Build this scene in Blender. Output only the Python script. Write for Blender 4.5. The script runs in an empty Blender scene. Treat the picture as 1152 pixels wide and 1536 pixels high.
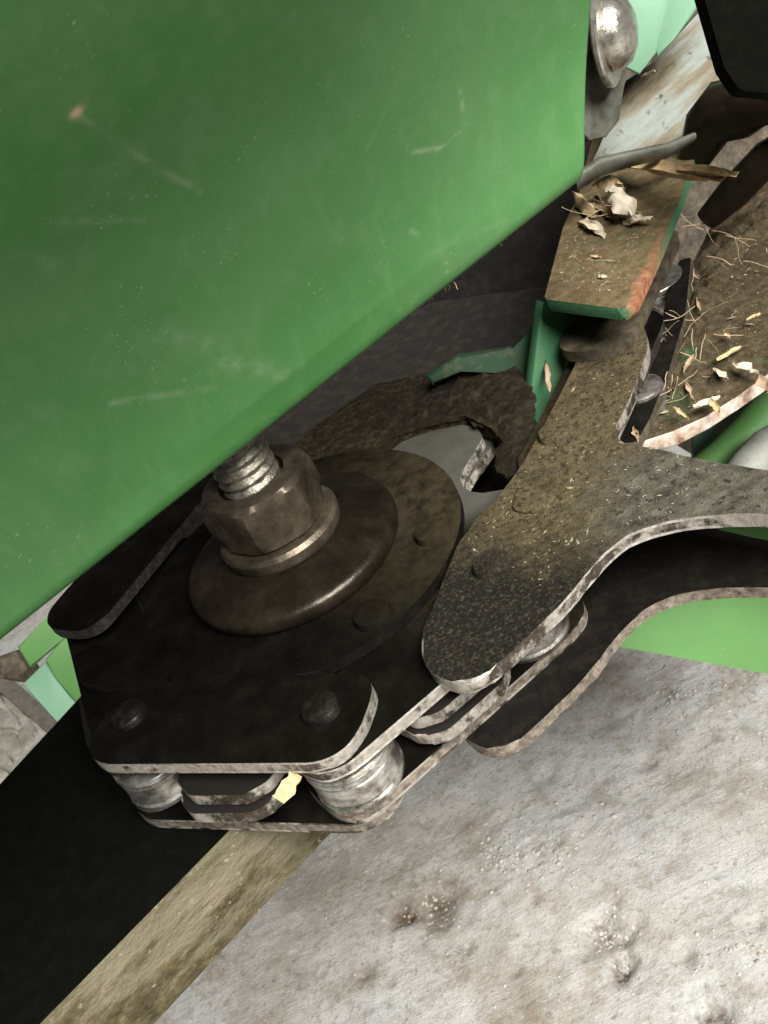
import bpy, bmesh, math, random
from mathutils import Vector, Matrix, noise
R = math.radians
random.seed(7)
sc = bpy.context.scene
COL = sc.collection

# ------------------------------------------------------------------ camera
CAM_H, PITCH, ROLL, FPX = 0.120, R(33), math.atan(0.5), 1582.0     # chain top lies on Z = 0
FW = Vector((0, math.cos(PITCH), -math.sin(PITCH)))
RT = Vector((1, 0, 0)); UP = RT.cross(FW)
EYE = Vector((0, 0, CAM_H))
cr, sr = math.cos(ROLL), math.sin(ROLL)
cam = bpy.data.cameras.new('camera'); cam_o = bpy.data.objects.new('camera', cam); COL.objects.link(cam_o)
xr = RT * cr - UP * sr            # camera right in the world
yu = UP * cr + RT * sr            # camera up in the world
m = Matrix((xr, yu, -FW)).transposed().to_4x4(); m.translation = EYE
cam_o.matrix_world = m
cam.sensor_fit = 'HORIZONTAL'; cam.sensor_width = 36; cam.lens = 36 * FPX / 1152
cam.clip_start = 0.005; cam.clip_end = 50
cam.dof.use_dof = True; cam.dof.focus_distance = 0.205; cam.dof.aperture_fstop = 130
sc.camera = cam_o

# ------------------------------------------------------------------ light
w = bpy.data.worlds.new('World'); sc.world = w; w.use_nodes = True
bg = w.node_tree.nodes['Background']
bg.inputs[0].default_value = (0.93, 0.97, 1.0, 1); bg.inputs[1].default_value = 0.03
def area(name, loc, target, sx, sy, power, color):
    l = bpy.data.lights.new(name, 'AREA'); l.shape = 'RECTANGLE'; l.size = sx; l.size_y = sy
    l.energy = power; l.color = color
    o = bpy.data.objects.new(name, l); COL.objects.link(o); o.location = loc
    o.rotation_euler = (Vector(target) - Vector(loc)).to_track_quat('-Z', 'Y').to_euler()
    return o
area('doorway_daylight', (0.42, -0.80, 1.08), (0.05, 0.3, -0.2), 0.8, 0.7, 74, (1.0, 0.975, 0.93))
sc.view_settings.view_transform = 'Standard'; sc.view_settings.look = 'None'
sc.view_settings.exposure = 0.0; sc.view_settings.gamma = 1.0

# ------------------------------------------------------------------ helpers
def ray(x, y):
    dx, dy = x - 576, y - 768
    return FW * FPX + RT * (dx * cr - dy * sr) - UP * (dx * sr + dy * cr)
def at(x, y, Z=0.0):                       # where the sight line through a photo point meets height Z
    r = ray(x, y); return EYE + r * ((Z - CAM_H) / r.z)
def dp(x, y, d):                           # ... at distance d
    return EYE + ray(x, y).normalized() * d
def onplane(x, y, p, n):
    r = ray(x, y); return EYE + r * ((p - EYE).dot(n) / r.dot(n))

def link(o, parent=None):
    COL.objects.link(o)
    if parent: o.parent = parent
    return o
def empty(name, loc=(0, 0, 0)):
    o = bpy.data.objects.new(name, None); o.empty_display_size = 0.01; o.location = loc
    return link(o)
def tag(o, label=None, cat=None, group=None, kind=None):
    if label: o['label'] = label
    if cat: o['category'] = cat
    if group: o['group'] = group
    if kind: o['kind'] = kind
    return o
def finish(bm, name, mats, parent=None, smooth=None):
    me = bpy.data.meshes.new(name)
    bmesh.ops.recalc_face_normals(bm, faces=bm.faces[:])
    bm.to_mesh(me); bm.free()
    for mt in (mats if isinstance(mats, (list, tuple)) else [mats]): me.materials.append(mt)
    if smooth is not None:
        for p in me.polygons: p.use_smooth = True
        me.set_sharp_from_angle(angle=R(smooth))
    o = bpy.data.objects.new(name, me); link(o)
    if parent:
        o.parent = parent; o.matrix_parent_inverse = Matrix.Translation(-parent.location)
    return o
def fillet(pts, rad, seg=6):
    """pts: 2D; rad: number or list -> outline with rounded corners"""
    n = len(pts); out = []
    for i in range(n):
        p = Vector(pts[i]); a = Vector(pts[i - 1]) - p; b = Vector(pts[(i + 1) % n]) - p
        r = rad[i] if isinstance(rad, (list, tuple)) else rad
        if r <= 0: out.append(p); continue
        la, lb = a.length, b.length; a.normalize(); b.normalize()
        ang = a.angle(b)
        t = min(r / math.tan(ang / 2), la * .48, lb * .48)
        p0 = p + a * t; p1 = p + b * t
        for k in range(seg + 1):
            s = k / seg
            out.append(p0 * (1 - s) ** 2 + p * 2 * s * (1 - s) + p1 * s * s)
    return out
def crom(pts, n=4):
    out = []; N = len(pts); P = [Vector(p) for p in pts]
    for i in range(N):
        a, b, c, d = P[i - 1], P[i], P[(i + 1) % N], P[(i + 2) % N]
        for k in range(n):
            t = k / n
            out.append(.5 * ((2 * b) + (c - a) * t + (2 * a - 5 * b + 4 * c - d) * t * t + (3 * b - a - 3 * c + d) * t ** 3))
    return out
def prism(loop3, n, thick, bev, name, mats, parent=None, holes=None, wob=0.0):
    """closed outline of 3D points extruded by thick against n; material 0 = faces, 1 = rim"""
    n = Vector(n).normalized(); bm = bmesh.new()
    top = [bm.verts.new(p) for p in loop3]; bot = [bm.verts.new(Vector(p) - n * thick) for p in loop3]
    N = len(top)
    rings = [top]
    f0 = bm.faces.new(top); f1 = bm.faces.new(bot[::-1])
    sides = []
    for i in range(N):
        sides.append(bm.faces.new((top[i], bot[i], bot[(i + 1) % N], top[(i + 1) % N])))
    for f in sides: f.material_index = 1
    if bev > 0:
        ed = list(f0.edges) + list(f1.edges)
        r = bmesh.ops.bevel(bm, geom=ed, offset=bev, segments=2, profile=.5, affect='EDGES', clamp_overlap=True)
        for f in r['faces']: f.material_index = 2
    if wob:
        for v in bm.verts:
            v.co += noise.noise_vector(v.co * 350) * wob
    if not isinstance(mats, (list, tuple)): mats = [mats, mats]
    mats = list(mats)
    if len(mats) == 2: mats.append(mats[1])
    return finish(bm, name, mats, parent, smooth=40)
def slab(px, p, n, thick, bev, name, mats, parent=None, rad=0.0, wob=0.0):
    """photo points laid on a real plane (point p, normal n), filleted, with thickness"""
    n = Vector(n).normalized(); t = n.orthogonal().normalized(); b = n.cross(t)
    q = [onplane(x, y, p, n) - p for x, y in px]
    o2 = fillet([(v.dot(t), v.dot(b)) for v in q], rad) if rad else [Vector((v.dot(t), v.dot(b))) for v in q]
    return prism([p + t * v.x + b * v.y for v in o2], n, thick, bev, name, mats, parent, wob=wob)
def plan(pts, z, thick, bev, name, mats, parent=None, wob=0.0):
    return prism([Vector((p[0], p[1], z)) for p in pts], (0, 0, 1), thick, bev, name, mats, parent, wob=wob)
def lathe(prof, axis_p, axis, name, mat, parent=None, seg=48, smooth=35, mod=None):
    axis = Vector(axis).normalized(); t = axis.orthogonal().normalized(); b = axis.cross(t); axis_p = Vector(axis_p)
    bm = bmesh.new(); rings = []
    for (r, z) in prof:
        ring = []
        for k in range(seg):
            a = 2 * math.pi * k / seg; rr = r * (1 + (mod(a, r, z) if mod else 0))
            ring.append(bm.verts.new(axis_p + axis * z + (t * math.cos(a) + b * math.sin(a)) * rr))
        rings.append(ring)
    for r0, r1 in zip(rings, rings[1:]):
        for k in range(seg):
            bm.faces.new((r0[k], r0[(k + 1) % seg], r1[(k + 1) % seg], r1[k]))
    bm.faces.new(rings[0][::-1]); bm.faces.new(rings[-1])
    return finish(bm, name, mat, parent, smooth)
def tube(path, rad, name, mat, parent=None, seg=10, flat=1.0):
    bm = bmesh.new(); rings = []; N = len(path); path = [Vector(p) for p in path]
    prev = None
    for i, p in enumerate(path):
        d = (path[min(i + 1, N - 1)] - path[max(i - 1, 0)]).normalized()
        t = d.orthogonal().normalized() if prev is None else (prev - d * prev.dot(d)).normalized()
        prev = t; b = d.cross(t); r = rad[i] if isinstance(rad, (list, tuple)) else rad
        rings.append([bm.verts.new(p + (t * math.cos(a) * flat + b * math.sin(a)) * r) for a in [2 * math.pi * k / seg for k in range(seg)]])
    for r0, r1 in zip(rings, rings[1:]):
        for k in range(seg): bm.faces.new((r0[k], r0[(k + 1) % seg], r1[(k + 1) % seg], r1[k]))
    bm.faces.new(rings[0][::-1]); bm.faces.new(rings[-1])
    return finish(bm, name, mat, parent, smooth=50)

# ------------------------------------------------------------------ materials
class NT:
    def __init__(s, name):
        s.m = bpy.data.materials.new(name); s.m.use_nodes = True; s.t = s.m.node_tree; s.n = s.t.nodes
        s.b = s.n['Principled BSDF']; s.tc = s.n.new('ShaderNodeTexCoord'); s.obj = s.tc.outputs['Object']
        s.geo = s.n.new('ShaderNodeNewGeometry')
        s.pos = s.geo.outputs['Position']
    def l(s, a, b): s.t.links.new(a, b)
    def noise(s, scale, detail=6, rough=.6, vec=None, dist=0.0):
        n = s.n.new('ShaderNodeTexNoise'); n.inputs['Scale'].default_value = scale
        n.inputs['Detail'].default_value = detail; n.inputs['Roughness'].default_value = rough
        n.inputs['Distortion'].default_value = dist
        s.l(vec or s.pos, n.inputs['Vector']); return n.outputs['Fac']
    def vor(s, scale, feat='F1', vec=None):
        n = s.n.new('ShaderNodeTexVoronoi'); n.feature = feat; n.inputs['Scale'].default_value = scale
        s.l(vec or s.pos, n.inputs['Vector']); return n.outputs['Distance']
    def ramp(s, fac, stops):
        n = s.n.new('ShaderNodeValToRGB'); e = n.color_ramp.elements
        while len(e) < len(stops): e.new(.5)
        for el, (p, c) in zip(e, stops):
            el.position = p; el.color = (*(c if isinstance(c, (list, tuple)) else (c, c, c)), 1)
        s.l(fac, n.inputs[0]); return n.outputs[0]
    def mix(s, fac, a, b):
        n = s.n.new('ShaderNodeMix'); n.data_type = 'RGBA'
        for v, i in ((fac, 0), (a, 6), (b, 7)):
            if hasattr(v, 'links'): s.l(v, n.inputs[i])
            else: n.inputs[i].default_value = v if i == 0 else (*v, 1)
        return n.outputs[2]
    def math(s, op, a, b=None, clamp=False):
        n = s.n.new('ShaderNodeMath'); n.operation = op; n.use_clamp = clamp
        for v, i in ((a, 0), (b, 1)):
            if v is None: continue
            if hasattr(v, 'links'): s.l(v, n.inputs[i])
            else: n.inputs[i].default_value = v
        return n.outputs[0]
    def map(s, v, lo, hi, a=0.0, b=1.0):
        n = s.n.new('ShaderNodeMapRange'); s.l(v, n.inputs[0])
        for i, q in enumerate((lo, hi, a, b)): n.inputs[i + 1].default_value = q
        return n.outputs[0]
    def stretch(s, sx, sy, sz, rot=(0, 0, 0)):
        n = s.n.new('ShaderNodeMapping'); n.inputs['Scale'].default_value = (sx, sy, sz); n.inputs['Rotation'].default_value = rot
        s.l(s.pos, n.inputs['Vector']); return n.outputs[0]
    def sep(s, i):
        n = s.n.new('ShaderNodeSeparateXYZ'); s.l(s.pos, n.inputs[0]); return n.outputs[i]
    def up(s):
        n = s.n.new('ShaderNodeSeparateXYZ'); s.l(s.geo.outputs['True Normal'], n.inputs[0]); return n.outputs[2]
    def attr(s, name):
        n = s.n.new('ShaderNodeAttribute'); n.attribute_name = name; return n.outputs['Fac']
    def near(s, p, r0, r1):                # 1 inside r0 of a world point, 0 beyond r1: local mask for dirt, rust and painted shade
        n = s.n.new('ShaderNodeVectorMath'); n.operation = 'DISTANCE'; s.l(s.pos, n.inputs[0]); n.inputs[1].default_value = p
        return s.map(n.outputs['Value'], r0, r1, 1, 0)
    def bump(s, h, strength, dist):
        n = s.n.new('ShaderNodeBump'); n.inputs['Strength'].default_value = strength; n.inputs['Distance'].default_value = dist
        s.l(h, n.inputs['Height']); s.l(n.outputs[0], s.b.inputs['Normal'])
    def out(s, color=None, rough=None, metal=None, spec=None):
        for v, k in ((color, 'Base Color'), (rough, 'Roughness'), (metal, 'Metallic'), (spec, 'Specular IOR Level')):
            if v is None: continue
            if hasattr(v, 'links'): s.l(v, s.b.inputs[k])
            else: s.b.inputs[k].default_value = (*v, 1) if isinstance(v, tuple) else v
        return s.m

def mk_green(name, base, dark, dirt=0.25, rough=.42):
    s = NT(name)
    big = s.noise(22, 4); fine = s.noise(900, 3, .7)
    c = s.mix(s.map(big, .35, .7), base, dark)
    speck = s.map(s.vor(420), .05, .11, 1, 0)
    speck = s.math('MULTIPLY', speck, s.map(s.noise(60, 3), .5, .62))
    c = s.mix(s.math('MULTIPLY', speck, .35), c, (.42, .52, .34))
    scr = s.map(s.noise(1.0, 5, .7, s.stretch(60, 800, 90, (.3, .5, .7))), .66, .74)
    c = s.mix(s.math('MULTIPLY', s.math('MULTIPLY', scr, s.map(s.noise(35, 2), .5, .65)), .25), c, (.4, .5, .33))
    d = s.map(s.noise(130, 8, .7), .52, .75)
    c = s.mix(s.math('MULTIPLY', d, dirt), c, (.16, .12, .07))
    s.bump(s.math('ADD', s.noise(260, 4), s.math('MULTIPLY', fine, .3)), .12, .0006)
    return s.out(c, s.map(s.noise(90, 5), .3, .7, rough - .08, rough + .12), 0.0, .4)
M = {}
M['green'] = mk_green('green_machine_paint', (.045, .235, .045), (.035, .19, .035), .12)
M['green_shaded_dirty'] = mk_green('dusty_shaded_green_paint', (.014, .045, .02), (.011, .035, .015), .85, .6)  # dusty paint, its green darkened further for shade on gusset and lower sheet
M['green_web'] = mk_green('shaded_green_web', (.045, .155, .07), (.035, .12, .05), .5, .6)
M['green_bright'] = mk_green('bright_green_paint', (.095, .23, .065), (.082, .20, .058), .2, .6)
M['green_pale'] = mk_green('faded_mint_green_paint', (.19, .36, .235), (.165, .31, .205), .15, .5)

def mk_hood():
    s = NT('scuffed_green_hood_paint')
    big = s.noise(18, 4)
    c = s.mix(s.map(big, .35, .7), (.068, .215, .060), (.056, .182, .050))
    speck = s.math('MULTIPLY', s.map(s.vor(380), .03, .1, 1, 0), s.map(s.noise(45, 3), .48, .62))
    c = s.mix(s.math('MULTIPLY', speck, .2), c, (.36, .52, .30))
    st = s.noise(1.0, 4, .6, s.stretch(300, 300, 40))
    c = s.mix(s.math('MULTIPLY', s.map(st, .5, .8), .10), c, (.35, .5, .3))
    tiny = s.math('MULTIPLY', s.map(s.noise(1500, 2, .5), .66, .72), s.map(s.noise(70, 4), .5, .7))
    c = s.mix(s.math('MULTIPLY', tiny, .4), c, (.5, .62, .42))
    film = s.math('MULTIPLY', s.map(s.noise(40, 7, .7), .45, .7), .16)
    c = s.mix(film, c, (.22, .30, .17))
    br = s.noise(260, 6, .75)
    sc_ = s.math('MULTIPLY', s.attr('scuff'), s.map(br, .38, .62))
    c = s.mix(s.math('MULTIPLY', sc_, .6, True), c, (.40, .48, .33))
    c = s.mix(s.attr('chip'), c, (.62, .42, .28))
    s.bump(s.math('ADD', s.noise(300, 4), s.math('MULTIPLY', s.noise(1400, 3), .4)), .14, .0005)
    return s.out(c, s.map(s.noise(80, 5), .3, .7, .38, .55), 0.0, .4)
M['hood'] = mk_hood()

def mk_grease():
    s = NT('shaded_greasy_steel')  # black grease, darkened further for the shade of the machine above
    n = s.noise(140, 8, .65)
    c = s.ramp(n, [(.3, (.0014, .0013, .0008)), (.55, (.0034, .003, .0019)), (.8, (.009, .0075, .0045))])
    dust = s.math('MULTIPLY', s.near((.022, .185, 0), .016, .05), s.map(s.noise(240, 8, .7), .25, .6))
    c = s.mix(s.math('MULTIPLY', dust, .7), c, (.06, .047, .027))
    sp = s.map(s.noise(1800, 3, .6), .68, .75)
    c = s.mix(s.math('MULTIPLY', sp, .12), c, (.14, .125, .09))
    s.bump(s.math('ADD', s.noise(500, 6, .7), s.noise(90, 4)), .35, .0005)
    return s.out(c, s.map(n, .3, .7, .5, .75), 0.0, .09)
M['grease'] = mk_grease()

def mk_dusty():
    s = NT('dust_caked_steel')                 # the lugged link: mud film in the middle, bare grey towards the lug
    n = s.noise(300, 9, .75); f = s.noise(1500, 4, .7)
    grim = s.ramp(f, [(.40, (.005, .004, .0025)), (.54, (.014, .011, .007)), (.68, (.07, .057, .035))])
    mud = s.ramp(n, [(.3, (.045, .034, .016)), (.5, (.098, .075, .038)), (.72, (.15, .12, .066))])
    pit = s.map(s.noise(900, 4, .7), .40, .48)
    mud = s.mix(pit, (.035, .028, .014), mud)
    grey = s.ramp(s.noise(260, 8, .7), [(.32, (.03, .026, .018)), (.5, (.09, .08, .06)), (.72, (.18, .165, .13))])
    grey = s.mix(s.map(s.noise(700, 3), .58, .66), grey, (.03, .025, .018))
    a = s.math('ADD', s.near(tuple(at(880, 640)), .020, .056), s.math('MULTIPLY', s.math('SUBTRACT', s.noise(170, 6, .7), .5), .9), True)
    c = s.mix(s.map(a, .25, .75), grim, mud)
    g = s.math('ADD', s.near(tuple(at(1120, 730)), .012, .040), s.math('MULTIPLY', s.math('SUBTRACT', s.noise(200, 6, .7), .5), .8), True)
    c = s.mix(s.map(g, .3, .7), c, grey)
    s.bump(s.math('ADD', s.noise(700, 8, .75), s.math('MULTIPLY', s.noise(2200, 3), .5)), .75, .0011)
    return s.out(c, .82, 0.0, .25)
M['dusty'] = mk_dusty()

def mk_edge(name, lo, mid, hi, metal=.35, rough=.5, sc_=700, mottle=0.0):
    s = NT(name)
    n = s.noise(sc_, 7, .7)
    c = s.ramp(n, [(.33, lo), (.5, mid), (.7, hi)])
    if mottle: c = s.mix(s.math('MULTIPLY', s.map(s.noise(420, 5, .7), .5, .6), mottle), c, (.05, .045, .04))
    s.bump(s.noise(sc_ * 1.8, 4, .7), .5, .0004)
    return s.out(c, rough, metal, .45)
def mk_link_edge():
    s = NT('worn_lit_link_edge')  # worn steel, coloured paler still for the light on the plate sides
    w_ = s.noise(95, 6, .65); f = s.noise(520, 7, .7)
    worn = s.ramp(f, [(.3, (.22, .195, .165)), (.5, (.34, .31, .27)), (.7, (.46, .43, .385))])
    grime = s.ramp(f, [(.35, (.02, .015, .01)), (.55, (.07, .056, .042)), (.72, (.17, .14, .11))])
    c = s.mix(s.map(s.math('ADD', w_, s.math('MULTIPLY', s.math('SUBTRACT', f, .5), .35)), .42, .52), grime, worn)
    s.bump(s.noise(900, 5, .7), .5, .0004)
    return s.out(c, s.map(f, .3, .7, .4, .65), .4, .45)
M['edge'] = mk_link_edge()
M['edge_old'] = mk_edge('worn_lit_link_edge', (.12, .10, .08), (.255, .225, .19), (.38, .345, .30))
M['arris'] = mk_edge('bright_worn_arris', (.22, .19, .15), (.5, .47, .42), (.75, .72, .68), .6, .35)
M['edge_dull'] = mk_edge('dull_brown_link_edge', (.05, .04, .03), (.17, .14, .11), (.32, .28, .23), .2, .6)
M['roller'] = mk_edge('bright_worn_roller', (.36, .34, .30), (.70, .68, .64), (.86, .85, .82), .5, .36, 300, 0)
def mk_roller():
    s = NT('bright_worn_roller')
    n = s.noise(1.0, 6, .7, s.stretch(200, 200, 330)); f = s.noise(500, 5, .7)
    c = s.ramp(n, [(.34, (.08, .07, .055)), (.46, (.30, .28, .25)), (.58, (.52, .50, .47)), (.7, (.68, .67, .65))])
    c = s.mix(s.math('MULTIPLY', s.map(f, .56, .66), .55), c, (.14, .12, .095))
    s.bump(s.math('ADD', n, f), .25, .0003)
    return s.out(c, s.map(f, .3, .7, .25, .45), .85, .5)
M['roller'] = mk_roller()
M['steel'] = mk_edge('thread_steel', (.13, .115, .085), (.34, .31, .25), (.55, .52, .45), .75, .38)
M['chrome'] = mk_edge('plated_bolt', (.22, .21, .17), (.5, .48, .42), (.62, .6, .55), .85, .28, 300)
M['rustnut'] = mk_edge('brown_stained_nut', (.04, .031, .021), (.09, .072, .05), (.17, .14, .10), .5, .40, 150)
M['washer'] = mk_edge('dark_brown_washer', (.012, .009, .006), (.024, .018, .012), (.05, .037, .025), .5, .34, 120)
M['dark'] = mk_edge('greased_and_shaded_metal', (.002, .0016, .0012), (.0045, .0036, .0027), (.012, .0095, .007), 0, .65, 260); M['dark'].node_tree.nodes['Principled BSDF'].inputs['Specular IOR Level'].default_value = .15  # greased parts; also paints the shade on the recess wall
M['edge_dark'] = mk_edge('dark_link_edge', (.007, .006, .0045), (.018, .015, .012), (.05, .043, .034), 0, .6)  # darker edge colour for the end link and most inner plates
M['pin'] = mk_edge('greasy_pin', (.003, .0026, .002), (.007, .006, .0045), (.025, .021, .016), .2, .4, 500)
M['mud_dark'] = mk_edge('dark_shaded_mud', (.004, .003, .002), (.008, .006, .0036), (.025, .019, .012), 0, .9, 260)  # mud colour darkened to paint in the shade of the recess
M['rubber'] = mk_edge('black_rubber', (.0014, .0015, .0009), (.0022, .0023, .0014), (.0036, .0036, .0026), 0, .9, 300); M['rubber'].node_tree.nodes['Principled BSDF'].inputs['Specular IOR Level'].default_value = .05
M['brown'] = mk_edge('mud_brown_steel', (.018, .014, .0085), (.06, .047, .029), (.13, .105, .068), .1, .75, 240)
M['grey_plastic'] = mk_edge('smooth_grey_guide', (.20, .20, .185), (.23, .23, .215), (.26, .26, .24), 0, .6, 90)
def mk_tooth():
    s = NT('worn_and_shaded_teeth'); n = s.noise(200, 6)
    c = s.mix(s.near(tuple(at(690, 675, -.006)), .022, .030), (.012, .010, .008), s.ramp(n, [(.3, (.075, .072, .06)), (.7, (.105, .10, .086))]))  # one tooth worn grey, the others coloured dark for shade under the plates
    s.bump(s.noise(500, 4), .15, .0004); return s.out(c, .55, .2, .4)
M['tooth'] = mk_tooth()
M['rust'] = mk_edge('orange_rust_edge', (.12, .05, .025), (.34, .15, .075), (.48, .30, .20), 0, .8, 380)
M['rustwhite'] = mk_edge('rusty_whitened_edge', (.20, .10, .06), (.45, .36, .29), (.66, .62, .56), 0, .8, 300)
M['strap'] = mk_edge('grey_green_dusty_metal', (.03, .03, .022), (.085, .088, .068), (.14, .138, .11), .1, .6, 160)
M['grit'] = mk_edge('sandy_grit', (.36, .31, .25), (.56, .53, .48), (.72, .70, .66), 0, .9, 90)
M['chaffdust'] = mk_edge('chaff_dust', (.10, .08, .045), (.22, .18, .11), (.42, .36, .25), 0, .9, 300)
M['hose'] = mk_edge('dull_grey_hose', (.16, .17, .15), (.22, .23, .2), (.28, .29, .26), 0, .6, 160)
def mk_pale():
    s = NT('dusty_pale_plate')
    b = s.noise(1.0, 6, .65, s.stretch(30, 140, 60, (0, 0, -.5)))
    c = s.ramp(b, [(.36, (.09, .068, .036)), (.47, (.16, .14, .10)), (.56, (.20, .22, .195)), (.7, (.24, .285, .25))])
    c = s.mix(s.map(s.noise(300, 6), .6, .68), c, (.07, .055, .03)); s.bump(s.noise(400, 6), .3, .0006)
    return s.out(c, .65, 0, .3)
M['palegrey'] = mk_pale()

def mk_beam_side():
    s = NT('dusty_beam_flank'); ang = -math.atan2(d_beam.y, d_beam.x)
    a = s.noise(1.0, 6, .65, s.stretch(26, 26, 60)); b = s.noise(260, 9, .75)
    n = s.n.new('ShaderNodeVectorRotate'); n.rotation_type = 'Z_AXIS'; s.l(s.pos, n.inputs['Vector']); n.inputs['Angle'].default_value = ang
    mp = s.n.new('ShaderNodeMapping'); mp.inputs['Scale'].default_value = (30, 70, 70); s.l(n.outputs[0], mp.inputs['Vector'])
    st = s.noise(1.0, 7, .65, mp.outputs[0])
    c = s.ramp(a, [(.32, (.10, .115, .06)), (.45, (.155, .138, .088)), (.66, (.21, .18, .12))])
    mud = s.ramp(b, [(.35, (.03, .024, .010)), (.52, (.09, .07, .032)), (.68, (.20, .16, .085))])
    c = s.mix(s.math('MULTIPLY', s.map(st, .47, .56), .9), c, mud)
    c = s.mix(s.map(s.noise(420, 5, .7), .62, .68), c, (.32, .29, .20))
    s.bump(s.math('ADD', s.math('MULTIPLY', b, .6), s.math('MULTIPLY', st, 2.2)), .8, .003)
    return s.out(c, .85, 0, .2)
d_beam = at(345, 1245, -.02) - at(60, 1536, -.02)
M['beam_side'] = mk_beam_side()
def mk_bracket():
    s = NT('mud_dusted_green_bracket')
    n = s.noise(160, 8, .7)
    mud = s.ramp(s.noise(420, 7, .7), [(.3, (.055, .040, .018)), (.5, (.11, .08, .038)), (.7, (.17, .13, .07))])
    c = s.mix(s.map(n, .26, .46), (.06, .075, .033), mud)
    flat = s.map(s.up(), .5, .8)
    c = s.mix(flat, (.05, .145, .07), c)
    pa, pb = at(944, 465, .016), at(1018, 300, .016); dn = (pb - pa).normalized(); nn = Vector((dn.y, -dn.x, 0))
    if (at(850, 400, .016) - pa).dot(nn) > 0: nn = -nn
    v = s.n.new('ShaderNodeVectorMath'); v.operation = 'DOT_PRODUCT'; s.l(s.pos, v.inputs[0]); v.inputs[1].default_value = nn
    dist = s.math('SUBTRACT', v.outputs['Value'], pa.dot(nn))
    dist = s.math('ADD', dist, s.math('MULTIPLY', s.math('SUBTRACT', s.noise(260, 6, .7), .5), .007))
    rust = s.ramp(s.noise(500, 6, .7), [(.3, (.08, .04, .02)), (.5, (.24, .10, .05)), (.7, (.34, .19, .11))])
    c = s.mix(s.math('MULTIPLY', s.map(dist, -.0015, -.0004), s.near(tuple(pa), .014, .036)), c, rust)
    s.bump(s.noise(600, 7, .7), .5, .0007)
    return s.out(c, .75, 0, .3)
M['bracket'] = mk_bracket()
def mk_muddeck():
    s = NT('mud_covered_deck')
    n = s.noise(70, 7, .65); f = s.noise(500, 8, .75)
    mud = s.ramp(f, [(.3, (.028, .021, .012)), (.5, (.075, .056, .031)), (.7, (.15, .12, .075))])
    c = s.mix(s.map(n, .55, .66), mud, (.05, .10, .04))
    s.bump(f, .9, .0014)
    return s.out(c, .9, 0, .15)
M['deck'] = mk_muddeck()
def mk_mud():
    s = NT('dry_mud'); f = s.noise(600, 8, .75)
    c = s.ramp(f, [(.3, (.010, .0075, .0045)), (.5, (.028, .021, .012)), (.72, (.09, .068, .042))])
    s.bump(f, .9, .001); return s.out(c, .95, 0, .1)
M['mud'] = mk_mud()
def mk_shaded_mud():
    s = NT('shaded_mud'); f = s.noise(420, 8, .75)  # mud with the shade behind the sprocket put into its colour
    c = s.ramp(f, [(.3, (.006, .0045, .0025)), (.5, (.016, .012, .007)), (.68, (.042, .032, .02)), (.78, (.12, .095, .065))])
    s.bump(f, .8, .0008); return s.out(c, .9, 0, .15)
M['mud_shaded'] = mk_shaded_mud()
def mk_straw(name, a, b):
    s = NT(name); f = s.noise(1.0, 4, .6, s.stretch(900, 250, 700, (0, 0, .6)))
    c = s.ramp(f, [(.3, a), (.7, b)]); s.bump(f, .4, .0003); return s.out(c, .7, 0, .3)
M['straw'] = mk_straw('dry_straw', (.34, .23, .11), (.62, .48, .29))
M['straw_pale'] = mk_straw('pale_husk', (.5, .42, .3), (.78, .70, .56))
M['straw_pink'] = mk_straw('pinkish_chaff', (.24, .165, .10), (.46, .34, .23))

def mk_concrete():
    s = NT('rough_concrete')
    a = s.noise(7, 6, .6); b = s.noise(38, 8, .65); f = s.noise(180, 8, .7)
    c = s.ramp(a, [(.34, (.47, .425, .36)), (.45, (.68, .655, .61)), (.55, (.74, .735, .71)), (.66, (.63, .635, .625))])
    c = s.mix(s.math('MULTIPLY', s.map(b, .52, .64), .55), c, (.40, .33, .24))
    c = s.mix(s.math('MULTIPLY', s.map(b, .36, .46, 1, 0), .6), c, (.80, .79, .75))
    c = s.mix(s.math('MULTIPLY', s.map(f, .55, .64), .6), c, (.33, .29, .23))
    c = s.mix(s.math('MULTIPLY', s.map(f, .34, .42, 1, 0), .6), c, (.86, .85, .82))
    g = s.noise(600, 4, .7)
    c = s.mix(s.math('MULTIPLY', s.map(g, .58, .66), .45), c, (.28, .25, .21))
    br = s.noise(1.0, 5, .7, s.stretch(22, 260, 50, (0, 0, -.35)))
    c = s.mix(s.math('MULTIPLY', s.map(br, .52, .66), .38), c, (.40, .38, .35))
    c = s.mix(s.math('MULTIPLY', s.map(br, .30, .42, 1, 0), .3), c, (.80, .79, .76))
    stn = s.math('MULTIPLY', s.map(s.noise(13, 7, .68), .53, .63), s.map(s.noise(90, 7, .72), .36, .56))
    c = s.mix(s.math('MULTIPLY', stn, .6), c, (.33, .26, .185))
    c = s.mix(s.math('MULTIPLY', s.map(s.noise(240, 5, .7), .63, .69), .7), c, (.20, .165, .125))
    d = s.math('MULTIPLY', s.attr('dirt'), s.map(s.noise(150, 6, .7), .35, .6))
    c = s.mix(d, c, (.13, .09, .055))
    s.bump(s.math('ADD', f, s.math('ADD', s.math('MULTIPLY', s.noise(700, 6, .75), .8), s.math('MULTIPLY', br, .5))), .65, .0035)
    return s.out(c, .9, 0, .2)
M['concrete'] = mk_concrete()
def mk_paver():
    s = NT('pale_paver'); f = s.noise(120, 7, .7)
    c = s.ramp(f, [(.3, (.28, .255, .205)), (.55, (.45, .425, .36)), (.75, (.52, .5, .44))]); s.bump(f, .5, .003)
    return s.out(c, .9, 0, .2)
M['paver'] = mk_paver()
M['joint'] = mk_edge('dark_joint_soil', (.09, .08, .065), (.15, .135, .11), (.22, .2, .17), 0, .95, 150)
M['kerb'] = mk_edge('brown_grey_kerb', (.14, .125, .105), (.20, .18, .15), (.26, .24, .2), 0, .95, 120)

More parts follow.
